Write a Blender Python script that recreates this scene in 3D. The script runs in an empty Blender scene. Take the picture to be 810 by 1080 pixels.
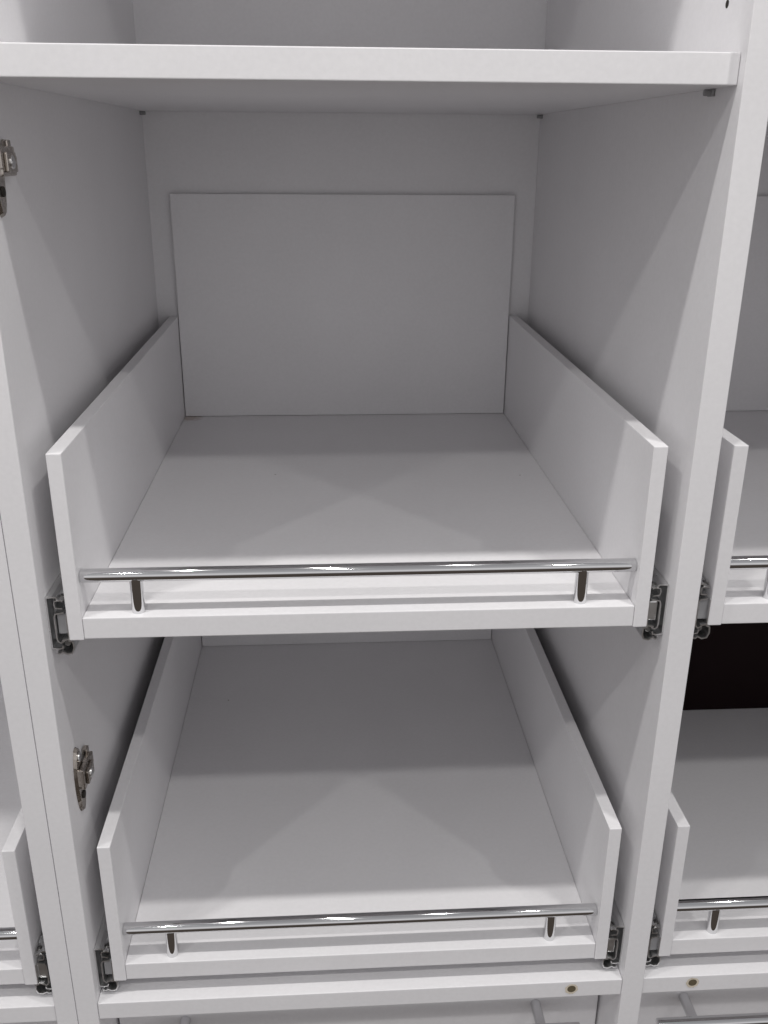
import bpy, bmesh, math, random
from mathutils import Vector, Matrix
random.seed(7)
S = bpy.context.scene
COL = S.collection

# ------------------------------------------------------------------ camera
YAW, PITCH, ROLL = (math.radians(a) for a in (3.6456, -21.3526, 0.4093))
fw = Vector((math.sin(YAW)*math.cos(PITCH), math.cos(YAW)*math.cos(PITCH), math.sin(PITCH)))
rt = Vector((math.cos(YAW), -math.sin(YAW), 0)); up = rt.cross(fw)
rt2 = rt*math.cos(ROLL) + up*math.sin(ROLL); up2 = -rt*math.sin(ROLL) + up*math.cos(ROLL)
cam = bpy.data.cameras.new('camera'); camo = bpy.data.objects.new('camera', cam); COL.objects.link(camo)
cam.sensor_fit = 'VERTICAL'; cam.sensor_height = 24; cam.lens = 983.18/1080*24
cam.clip_start = 0.02; cam.clip_end = 50
m = Matrix((rt2, up2, -fw)).transposed().to_4x4(); m.translation = Vector((0.2074, -0.6102, 0.6933))
camo.matrix_world = m
S.camera = camo

# ------------------------------------------------------------------ ambient light of the shop
w = bpy.data.worlds.new('World'); S.world = w; w.use_nodes = True
nt = w.node_tree; nt.nodes.clear()
out = nt.nodes.new('ShaderNodeOutputWorld'); bg = nt.nodes.new('ShaderNodeBackground')
tc = nt.nodes.new('ShaderNodeTexCoord'); sx = nt.nodes.new('ShaderNodeSeparateXYZ')
mr = nt.nodes.new('ShaderNodeMapRange'); mr.inputs[1].default_value = -1; mr.inputs[2].default_value = 1
rp = nt.nodes.new('ShaderNodeValToRGB')
e = rp.color_ramp.elements
e[0].position = 0.0; e[0].color = (.07, .058, .05, 1)
e[1].position = 1.0; e[1].color = (.30, .30, .31, 1)
for p_, c_ in ((.34, (.075, .062, .053, 1)), (.42, (.58, .565, .565, 1)), (.55, (.80, .79, .80, 1)), (.70, (.46, .455, .465, 1))):
    q_ = e.new(p_); q_.color = c_
nt.links.new(tc.outputs['Generated'], sx.inputs[0]); nt.links.new(sx.outputs[2], mr.inputs[0])
nt.links.new(mr.outputs[0], rp.inputs[0]); nt.links.new(rp.outputs[0], bg.inputs[0])
bg.inputs[1].default_value = 1.0
nt.links.new(bg.outputs[0], out.inputs[0])

# ------------------------------------------------------------------ ceiling lamps of the shop (two rows of downlights)
def lamp(x, y, z, power, size, col=(1, .985, .96)):
    l = bpy.data.lights.new('ceiling_downlight', 'AREA'); l.shape = 'DISK'; l.size = size
    l.energy = power; l.color = col
    o = bpy.data.objects.new('ceiling_downlight', l); COL.objects.link(o); o.location = (x, y, z)
for x, p_ in ((-.47, 6.2), (.12, 4.6), (.71, 6.2)):
    lamp(x, -.315, 1.85, p_, .055)
for x, p_ in ((-1.06, 5.0), (.17, 5.2), (1.48, 5.0)):
    lamp(x, -1.19, 1.85, p_, .08)

vs = S.view_settings
vs.view_transform = 'Standard'; vs.look = 'None'; vs.gamma = 1; vs.use_curve_mapping = False; vs.exposure = 0.0

# ------------------------------------------------------------------ materials
def mat(name, col, rough, metal=0., spec=.5, grain=0., specks=False, bump=0.):
    M = bpy.data.materials.new(name); M.use_nodes = True
    n = M.node_tree.nodes; L = M.node_tree.links; b = n['Principled BSDF']
    b.inputs['Base Color'].default_value = (*col, 1); b.inputs['Roughness'].default_value = rough
    b.inputs['Metallic'].default_value = metal; b.inputs['Specular IOR Level'].default_value = spec
    t = n.new('ShaderNodeNewGeometry')
    if grain:
        nz = n.new('ShaderNodeTexNoise'); nz.inputs['Scale'].default_value = 260; nz.inputs['Detail'].default_value = 4
        n2 = n.new('ShaderNodeTexNoise'); n2.inputs['Scale'].default_value = 9; n2.inputs['Detail'].default_value = 3
        L.new(t.outputs['Position'], nz.inputs['Vector']); L.new(t.outputs['Position'], n2.inputs['Vector'])
        ad = n.new('ShaderNodeMath'); ad.operation = 'ADD'
        L.new(nz.outputs['Fac'], ad.inputs[0]); L.new(n2.outputs['Fac'], ad.inputs[1])
        r = n.new('ShaderNodeMapRange'); r.inputs[1].default_value = .6; r.inputs[2].default_value = 1.4
        r.inputs[3].default_value = 1-grain; r.inputs[4].default_value = 1+grain
        L.new(ad.outputs[0], r.inputs[0])
        mx = n.new('ShaderNodeVectorMath'); mx.operation = 'SCALE'; mx.inputs[0].default_value = col
        L.new(r.outputs[0], mx.inputs['Scale'])
        last = mx.outputs[0]
        if specks:
            vo = n.new('ShaderNodeTexVoronoi'); vo.inputs['Scale'].default_value = 26
            L.new(t.outputs['Position'], vo.inputs['Vector'])
            lt = n.new('ShaderNodeMath'); lt.operation = 'LESS_THAN'; lt.inputs[1].default_value = .032
            L.new(vo.outputs['Distance'], lt.inputs[0])
            sp = n.new('ShaderNodeSeparateColor'); L.new(vo.outputs['Color'], sp.inputs[0])
            gt = n.new('ShaderNodeMath'); gt.operation = 'GREATER_THAN'; gt.inputs[1].default_value = .68
            L.new(sp.outputs[0], gt.inputs[0])
            mu = n.new('ShaderNodeMath'); mu.operation = 'MULTIPLY'
            L.new(lt.outputs[0], mu.inputs[0]); L.new(gt.outputs[0], mu.inputs[1])
            mm = n.new('ShaderNodeMix'); mm.data_type = 'RGBA'
            L.new(mu.outputs[0], mm.inputs['Factor']); L.new(last, mm.inputs['A']); mm.inputs['B'].default_value = (.42, .40, .38, 1)
            last = mm.outputs['Result']
        if specks:
            ds = n.new('ShaderNodeVectorMath'); ds.operation = 'DISTANCE'; ds.inputs[1].default_value = (.034, .556, .3699)
            L.new(t.outputs['Position'], ds.inputs[0])
            n3 = n.new('ShaderNodeTexNoise'); n3.inputs['Scale'].default_value = 120; n3.inputs['Detail'].default_value = 4
            L.new(t.outputs['Position'], n3.inputs['Vector'])
            k1 = n.new('ShaderNodeMath'); k1.operation = 'MULTIPLY_ADD'; k1.inputs[1].default_value = .024
            L.new(n3.outputs['Fac'], k1.inputs[0]); L.new(ds.outputs['Value'], k1.inputs[2])
            k2 = n.new('ShaderNodeMapRange'); k2.inputs[1].default_value = .019; k2.inputs[2].default_value = .030
            k2.inputs[3].default_value = .55; k2.inputs[4].default_value = 0.
            L.new(k1.outputs[0], k2.inputs[0])
            m3 = n.new('ShaderNodeMix'); m3.data_type = 'RGBA'
            L.new(k2.outputs[0], m3.inputs['Factor']); L.new(last, m3.inputs['A']); m3.inputs['B'].default_value = (.36, .24, .17, 1)
            last = m3.outputs['Result']
        L.new(last, b.inputs['Base Color'])
        if bump:
            bp = n.new('ShaderNodeBump'); bp.inputs['Strength'].default_value = bump; bp.inputs['Distance'].default_value = .0004
            L.new(nz.outputs['Fac'], bp.inputs['Height']); L.new(bp.outputs[0], b.inputs['Normal'])
    elif metal and name != 'chrome':
        nz = n.new('ShaderNodeTexNoise'); nz.inputs['Scale'].default_value = 180; nz.inputs['Detail'].default_value = 3
        L.new(t.outputs['Position'], nz.inputs['Vector'])
        r = n.new('ShaderNodeMapRange'); r.inputs[3].default_value = rough*.7; r.inputs[4].default_value = rough*1.5
        L.new(nz.outputs['Fac'], r.inputs[0]); L.new(r.outputs[0], b.inputs['Roughness'])
    return M
WHITE = mat('white_laminate', (.835, .825, .84), .42, spec=.4, grain=.035, bump=.2)
FLOORM = mat('white_laminate_dusty', (.835, .825, .84), .42, spec=.4, grain=.035, specks=True, bump=.12)
BLACK = mat('black_board', (.010, .0045, .005), .6, spec=.1)
CHROME = mat('chrome', (.70, .70, .71), .065, metal=1)
ZINC = mat('zinc_steel', (.72, .72, .72), .30, metal=1)
DARKST = mat('oiled_steel', (.22, .215, .21), .34, metal=1)
NICKEL = mat('nickel_hinge', (.48, .44, .40), .24, metal=1)
DARK = mat('dark_hole', (.03, .027, .024), .7, spec=.2)
CHIPD = mat('shaded_bore', (.13, .105, .065), .8, spec=.2, grain=.2)
CHIP = mat('raw_chipboard', (.68, .61, .50), .8, spec=.2, grain=.15)
LTGREY = mat('light_grey_plastic', (.34, .34, .35), .45)
PLAST = mat('grey_plastic', (.30, .30, .305), .5)

# ------------------------------------------------------------------ helpers
def link(name, bm, material, parent=None, smooth=False):
    me = bpy.data.meshes.new(name); bmesh.ops.recalc_face_normals(bm, faces=bm.faces[:]); bm.to_mesh(me); bm.free()
    me.materials.append(material)
    if smooth:
        for p in me.polygons: p.use_smooth = True
        try: me.set_sharp_from_angle(angle=math.radians(40))
        except Exception: pass
    o = bpy.data.objects.new(name, me); COL.objects.link(o)
    if parent: o.parent = parent
    return o
def bx(bm, x0, x1, y0, y1, z0, z1, bev=0., seg=2):
    r = bmesh.ops.create_cube(bm, size=1)
    for v in r['verts']:
        v.co = Vector(((x0+x1)/2+v.co.x*(x1-x0), (y0+y1)/2+v.co.y*(y1-y0), (z0+z1)/2+v.co.z*(z1-z0)))
    if bev:
        es = list({e for v in r['verts'] for e in v.link_edges})
        bmesh.ops.bevel(bm, geom=es, offset=bev, segments=seg, profile=.6, affect='EDGES')
def panel(name, x0, x1, y0, y1, z0, z1, parent, material=WHITE, bev=.0007):
    bm = bmesh.new(); bx(bm, x0, x1, y0, y1, z0, z1, bev)
    return link(name, bm, material, parent)
def cyl(bm, p, q, r, n=24, bev=0.):
    p, q = Vector(p), Vector(q); d = q-p
    M = Matrix.Translation((p+q)/2) @ d.to_track_quat('Z', 'Y').to_matrix().to_4x4()
    res = bmesh.ops.create_cone(bm, cap_ends=True, segments=n, radius1=r, radius2=r, depth=d.length, matrix=M)
    if bev:
        es = [e for e in {e for v in res['verts'] for e in v.link_edges}
              if any(len(f.verts) > 4 for f in e.link_faces)]
        bmesh.ops.bevel(bm, geom=es, offset=bev, segments=2, profile=.5, affect='EDGES')
def strip(bm, pts, th, y0, y1):
    """sheet-metal section: open polyline in x-z, thickness th, run from y0 to y1"""
    P = [Vector((a, b)) for a, b in pts]; L = []; R_ = []
    for i, p in enumerate(P):
        d = (P[min(i+1, len(P)-1)]-P[max(i-1, 0)]).normalized(); nn = Vector((-d.y, d.x))*th/2
        L.append(p+nn); R_.append(p-nn)
    ring = L+R_[::-1]
    a = [bm.verts.new((v.x, y0, v.y)) for v in ring]; b = [bm.verts.new((v.x, y1, v.y)) for v in ring]
    k = len(ring)
    for i in range(k):
        j = (i+1) % k; bm.faces.new((a[i], a[j], b[j], b[i]))
    h = len(P)
    for i in range(h-1):
        j = k-1-i
        bm.faces.new((a[i], a[i+1], a[j-1], a[j])); bm.faces.new((b[i], b[j], b[j-1], b[i+1]))
def thing(name, label, cat, loc, group=None):
    o = bpy.data.objects.new(name, None); COL.objects.link(o); o.location = loc
    o.empty_display_size = .05; o['label'] = label; o['category'] = cat
    if group: o['group'] = group
    return o
def copy_tree(o, parent=None):
    c = o.copy(); COL.objects.link(c); c.parent = parent
    for ch in [q for q in o.children]:
        copy_tree(ch, c)
    return c

# ------------------------------------------------------------------ dimensions (metres; z = 0 is the top of the bottom shelf)
W, T = .464, .018
YB = .570                     # face of the cabinet back
ZS, TS = .7306, .0185         # underside and thickness of the upper shelf
ZTOP, ZBOT = 1.09, -.42
D = .574                      # carcass depth
E_ = .0003

# ------------------------------------------------------------------ cabinets
def hinge_plate(parent, side, z, x, yc=.039, name='hinge_plate'):
    """cruciform mounting plate screwed to a side panel; side=+1 looks towards +x"""
    s = side
    bm = bmesh.new()
    n = 20; prof = []
    for i in range(n):                     # pointed-oval wing plate in the y-z plane
        a = 2*math.pi*i/n
        yy = .0100*math.copysign(abs(math.sin(a))**.85, math.sin(a)); zz = .0305*math.copysign(abs(math.cos(a))**1.15, math.cos(a))
        prof.append((yy, zz))
    lo = [bm.verts.new((x+s*.0002, yc-.007+y, z-.003+zz)) for y, zz in prof]
    hi = [bm.verts.new((x+s*.0028, yc-.007+y*.86, z-.003+zz*.95)) for y, zz in prof]
    bm.faces.new(hi); bm.faces.new(lo[::-1])
    for i in range(n): bm.faces.new((lo[i], lo[(i+1) % n], hi[(i+1) % n], hi[i]))
    o = link(name, bm, NICKEL, parent)
    bm = bmesh.new()
    X = lambda a, b: (min(x+s*a, x+s*b), max(x+s*a, x+s*b))
    bx(bm, *X(.0028, .0075), yc-.014, yc+.014, z-.0085, z+.0095, .0015)
    bx(bm, *X(.0075, .0098), yc-.010, yc+.008, z-.006, z+.006, .001)
    bx(bm, *X(.0005, .0060), yc+.014, yc+.022, z-.0065, z+.004, .001)
    bx(bm, *X(.0005, .0048), yc+.010, yc+.017, z+.0075, z+.0135, .001)
    bx(bm, *X(.0028, .0080), yc-.0165, yc-.0135, z-.004, z+.012, .0008)
    link('clip_body', bm, NICKEL, o)
    for zz, m_ in ((.0185, ZINC), (-.0175, DARK)):
        bm = bmesh.new(); cyl(bm, (x+s*.0026, yc-.007, z+zz), (x+s*.0042, yc-.007, z+zz), .0040 if m_ is ZINC else .0033, 18, .0006)
        link('screw', bm, m_, o, True)
    bm = bmesh.new(); cyl(bm, (x+s*.0094, yc-.002, z), (x+s*.0108, yc-.002, z), .0042, 18, .0006)
    bx(bm, *X(.0105, .0112), yc-.0055, yc+.0015, z-.0005, z+.0005)
    link('adjusting_screw', bm, ZINC, o, True)
    return o
def peg(parent, x, s, y, z):
    bm = bmesh.new(); cyl(bm, (x, y, z-.0024), (x+s*.006, y, z-.0024), .0020, 14, .0003)
    bx(bm, min(x+s*.0002, x+s*.0018), max(x+s*.0002, x+s*.0018), y-.0045, y+.0045, z-.0046, z-.0004, .0003)
    link('shelf_peg', bm, PLAST, parent, True)
def hole(parent, x, y, z, nrm, r, ring=False):
    n = Vector(nrm); p = Vector((x, y, z))
    bm = bmesh.new(); cyl(bm, p-n*.004, p+n*.00015, r, 20)
    o = link('drilled_hole', bm, CHIPD if ring else DARK, parent)
    if ring:
        bm = bmesh.new(); k = 28; ax = Vector((1, 0, 0)); az = Vector((0, 0, 1)); R0, R1 = [], []
        for i in range(k):
            a = 2*math.pi*i/k; d = ax*math.cos(a)+az*math.sin(a); j = 1+random.uniform(-.06, .12)
            R0.append(bm.verts.new(p+n*.0003+d*r*.93)); R1.append(bm.verts.new(p+n*.0003+d*r*1.36*j))
        for i in range(k): bm.faces.new((R0[i], R0[(i+1) % k], R1[(i+1) % k], R1[i]))
        link('chipped_rim', bm, CHIP, o)

def bay(c, x0, black=False):
    """shelves and back of one bay whose clear opening starts at x0"""
    panel('upper_shelf', x0+E_, x0+W-E_, .0085, YB-.001, ZS, ZS+TS, c)
    panel('bottom_shelf', x0+E_, x0+W-E_, .0012, YB-.001, -.018, 0, c, FLOORM)
    panel('top_panel', x0+E_, x0+W-E_, .0005, YB-.001, ZTOP, ZTOP+.018, c)
    panel('plinth_panel', x0+E_, x0+W-E_, .02, YB-.001, ZBOT, ZBOT+.018, c)
    panel('back_panel', x0-.008, x0+W+.008, YB, YB+.004, ZBOT, ZTOP+.018, c)
    for xx, s in ((x0, 1), (x0+W, -1)):
        for yy in ((.047, YB-.010) if s < 0 else (YB-.010,)): peg(c, xx, s, yy, ZS)

cab = thing('cabinet', 'wide white laminate cabinet with two open bays sharing one thick divider', 'cabinet', (W+T/2, .28, ZBOT))
LOC = Vector((W+T/2, .28, ZBOT))
panel('side_panel', -T+.00025, 0, 0, D+.004, ZBOT, ZTOP+.019, cab)
panel('divider_panel', W, W+.0188, 0, YB-.0005, ZBOT, ZTOP+.019, cab)
XR = W+.0188                       # clear opening of the right-hand bay
panel('side_panel', XR+W, XR+W+T, 0, D+.004, ZBOT, ZTOP+.019, cab)
bay(cab, 0); bay(cab, XR)
hinge_plate(cab, 1, .2150, 0)
hinge_plate(cab, 1, .6830, 0)
hole(cab, .4179, .0012, -.0083, (0, -1, 0), .0042, True)
hole(cab, .5288, .0012, -.0075, (0, -1, 0), .0042, True)
hole(cab, W, .041, .7793, (-1, 0, 0), .0025)

cab2 = thing('cabinet', 'white laminate cabinet left of the thin seam line', 'cabinet', (-W/2-2*T, .28, ZBOT))
XL = -2*T-W
panel('side_panel', -2*T+.0002, -T-.00025, 0, D+.004, ZBOT, ZTOP+.019, cab2)
panel('side_panel', XL-T, XL, 0, D+.004, ZBOT, ZTOP+.019, cab2)
bay(cab2, XL)
hinge_plate(cab2, -1, .213, -2*T+.0002)
for c in (cab, cab2):
    for ch in c.children: ch.location = -Vector(c.location)

# ------------------------------------------------------------------ pull-out drawers (local x = 0 at bay's left wall, y = 0 front, z = 0 underside)
G, SD, H = .0146, .0106, .1447
XI = G+SD
FL = .0178
def slide(parent, s, y0):
    """ball-bearing slide between bay wall and drawer side. s=+1: left side"""
    X = (lambda a: a*G/.0176) if s > 0 else (lambda a: W-a*G/.0176)
    y1 = .30
    z0 = -.0088; h = .0440
    bm = bmesh.new()
    strip(bm, [(X(a), z0+b) for a, b in ((.0108, .0035), (.0098, .0010), (.0060, .0006), (.0010, .0012), (.0008, .004), (.0008, h-.004), (.0010, h-.0012), (.0060, h-.0006), (.0096, h-.0010), (.0106, h-.0034))], .0012, y0, y1)
    root = link('slide', bm, ZINC, parent)
    bm = bmesh.new()
    strip(bm, [(X(a), z0+b) for a, b in ((.0128, .0078), (.0092, .0062), (.0070, .0076), (.0064, .0100), (.0064, h-.0165), (.0076, h-.0138), (.0150, h-.0128))], .0011, y0-.001, y1)
    strip(bm, [(X(a), z0+b) for a, b in ((.0150, h-.0040), (.0135, h-.0030), (.0080, h-.0036), (.0074, h-.0060), (.0080, h-.0092), (.0140, h-.0098))], .0010, y0-.0005, y1)
    link('middle_rail', bm, ZINC, root)
    bm = bmesh.new()
    xa, xb = sorted((X(.0078), X(.0170)))
    bx(bm, xa, xb, y0+.0015, .07, z0+.0125, z0+h-.0150, .0012)
    link('stop_block', bm, ZINC if s < 0 else LTGREY, root)
    bm = bmesh.new()
    strip(bm, [(X(a), z0+b) for a, b in ((.0172, .030), (.0172, .0100), (.0168, .0080), (.0200, .0070), (.0205, .0020), (.0186, -.0022), (.0140, -.0030), (.0100, -.0012), (.0078, -.0026), (.0050, -.0022))], .0011, y0-.0015, .07)
    strip(bm, [(X(a), z0+b) for a, b in ((.0110, .0088), (.0165, .0096))], .0012, y0-.002, .06)
    link('front_hook', bm, ZINC, root)
    for zc in (z0+.0032, z0+h-.0034):
        bm = bmesh.new(); cyl(bm, (X(.0135), y0+.004, zc), (X(.0135), y0+.008, zc), .0022, 12)
        link('ball_cage', bm, DARKST, root, True)
    bm = bmesh.new(); xa, xb = sorted((X(.0016), X(.0168)))
    bx(bm, xa, xb, y0+.012, y0+.020, z0+.0022, z0+h-.0022, .0008)  # added plate inside the slide mouth, catches light so the channel isn't black
    link('light_catch_plate', bm, LTGREY, root)
    return root
def make_drawer(label, loc, depth=.5520, back='white', backz=.2889):
    t = thing('pull_out_drawer', label, 'drawer', loc, 'open pull-out drawers with chrome gallery rail')
    yb = depth+.0060
    panel('side_panel', G, XI, 0, yb, 0, H, t)
    panel('side_panel', W-XI, W-G, 0, yb, 0, H, t)
    panel('floor_panel', XI+.0002, W-XI-.0002, .0008, depth+.0058, .0006, FL, t, FLOORM)
    if back == 'white':
        panel('back_board', XI+.0010, W-XI-.0010, depth, depth+.0060, FL+.0004, backz, t)
    else:
        o = panel('back_board', XI+.0010, W-XI-.0010, depth, depth+.0060, FL+.0004, backz, t, BLACK)
        o['label'] = 'black rear board of the drawer'
    bm = bmesh.new(); yr, zr, r = .0105, .0478, .0052
    cyl(bm, (XI+.0003, yr, zr), (W-XI-.0003, yr, zr), r, 40, .0005)
    rail = link('gallery_rail', bm, CHROME, t, True)
    for x in (.0650, .3985):
        bm = bmesh.new(); cyl(bm, (x, yr, FL), (x, yr, zr-.002), .0050, 28)
        link('post', bm, CHROME, rail, True)
    slide(t, 1, .0022); slide(t, -1, .0022)
    return t
make_drawer('upper pull-out drawer of the middle bay with a tall white back board', (0, .0102, .3521))
make_drawer('lower pull-out drawer of the middle bay, directly above the bottom shelf', (0, .0091, .0167))
make_drawer('upper pull-out drawer of the right-hand bay, cut off by the right picture edge', (XR, .0102, .3521))
make_drawer('lower pull-out drawer of the right-hand bay with a black rear board', (XR, .0091, .0167), depth=.359, back='black', backz=.322)
make_drawer('pull-out drawer of the left cabinet, seen at the lower left picture edge', (XL, .0091, .0167))

# ------------------------------------------------------------------ closed drawers under the bottom shelf
def closed_drawer(label, x0):
    t = thing('closed_drawer', label, 'drawer', (x0, .049, -.30), 'closed drawers below the bottom shelf')
    panel('front_panel', .0022, W-.0022, 0, .016, 0, .278, t)
    panel('side_panel', .018, .030, .0163, .50, .01, .20, t); panel('side_panel', W-.030, W-.018, .0163, .50, .01, .20, t)
    bm = bmesh.new(); zb = .2205
    cyl(bm, (.028, -.030, zb), (W-.028, -.030, zb), .0055, 36, .0006)
    h = link('bar_handle', bm, CHROME, t, True)
    for x in (.064, W-.064):
        bm = bmesh.new(); cyl(bm, (x, -.030, zb), (x, -.0003, zb), .0050, 24); link('post', bm, CHROME, h, True)
closed_drawer('closed white drawer with chrome bar handle below the middle bay', 0)
closed_drawer('closed white drawer with chrome bar handle below the right-hand bay', XR)
closed_drawer('closed white drawer below the bottom shelf of the left cabinet', XL)
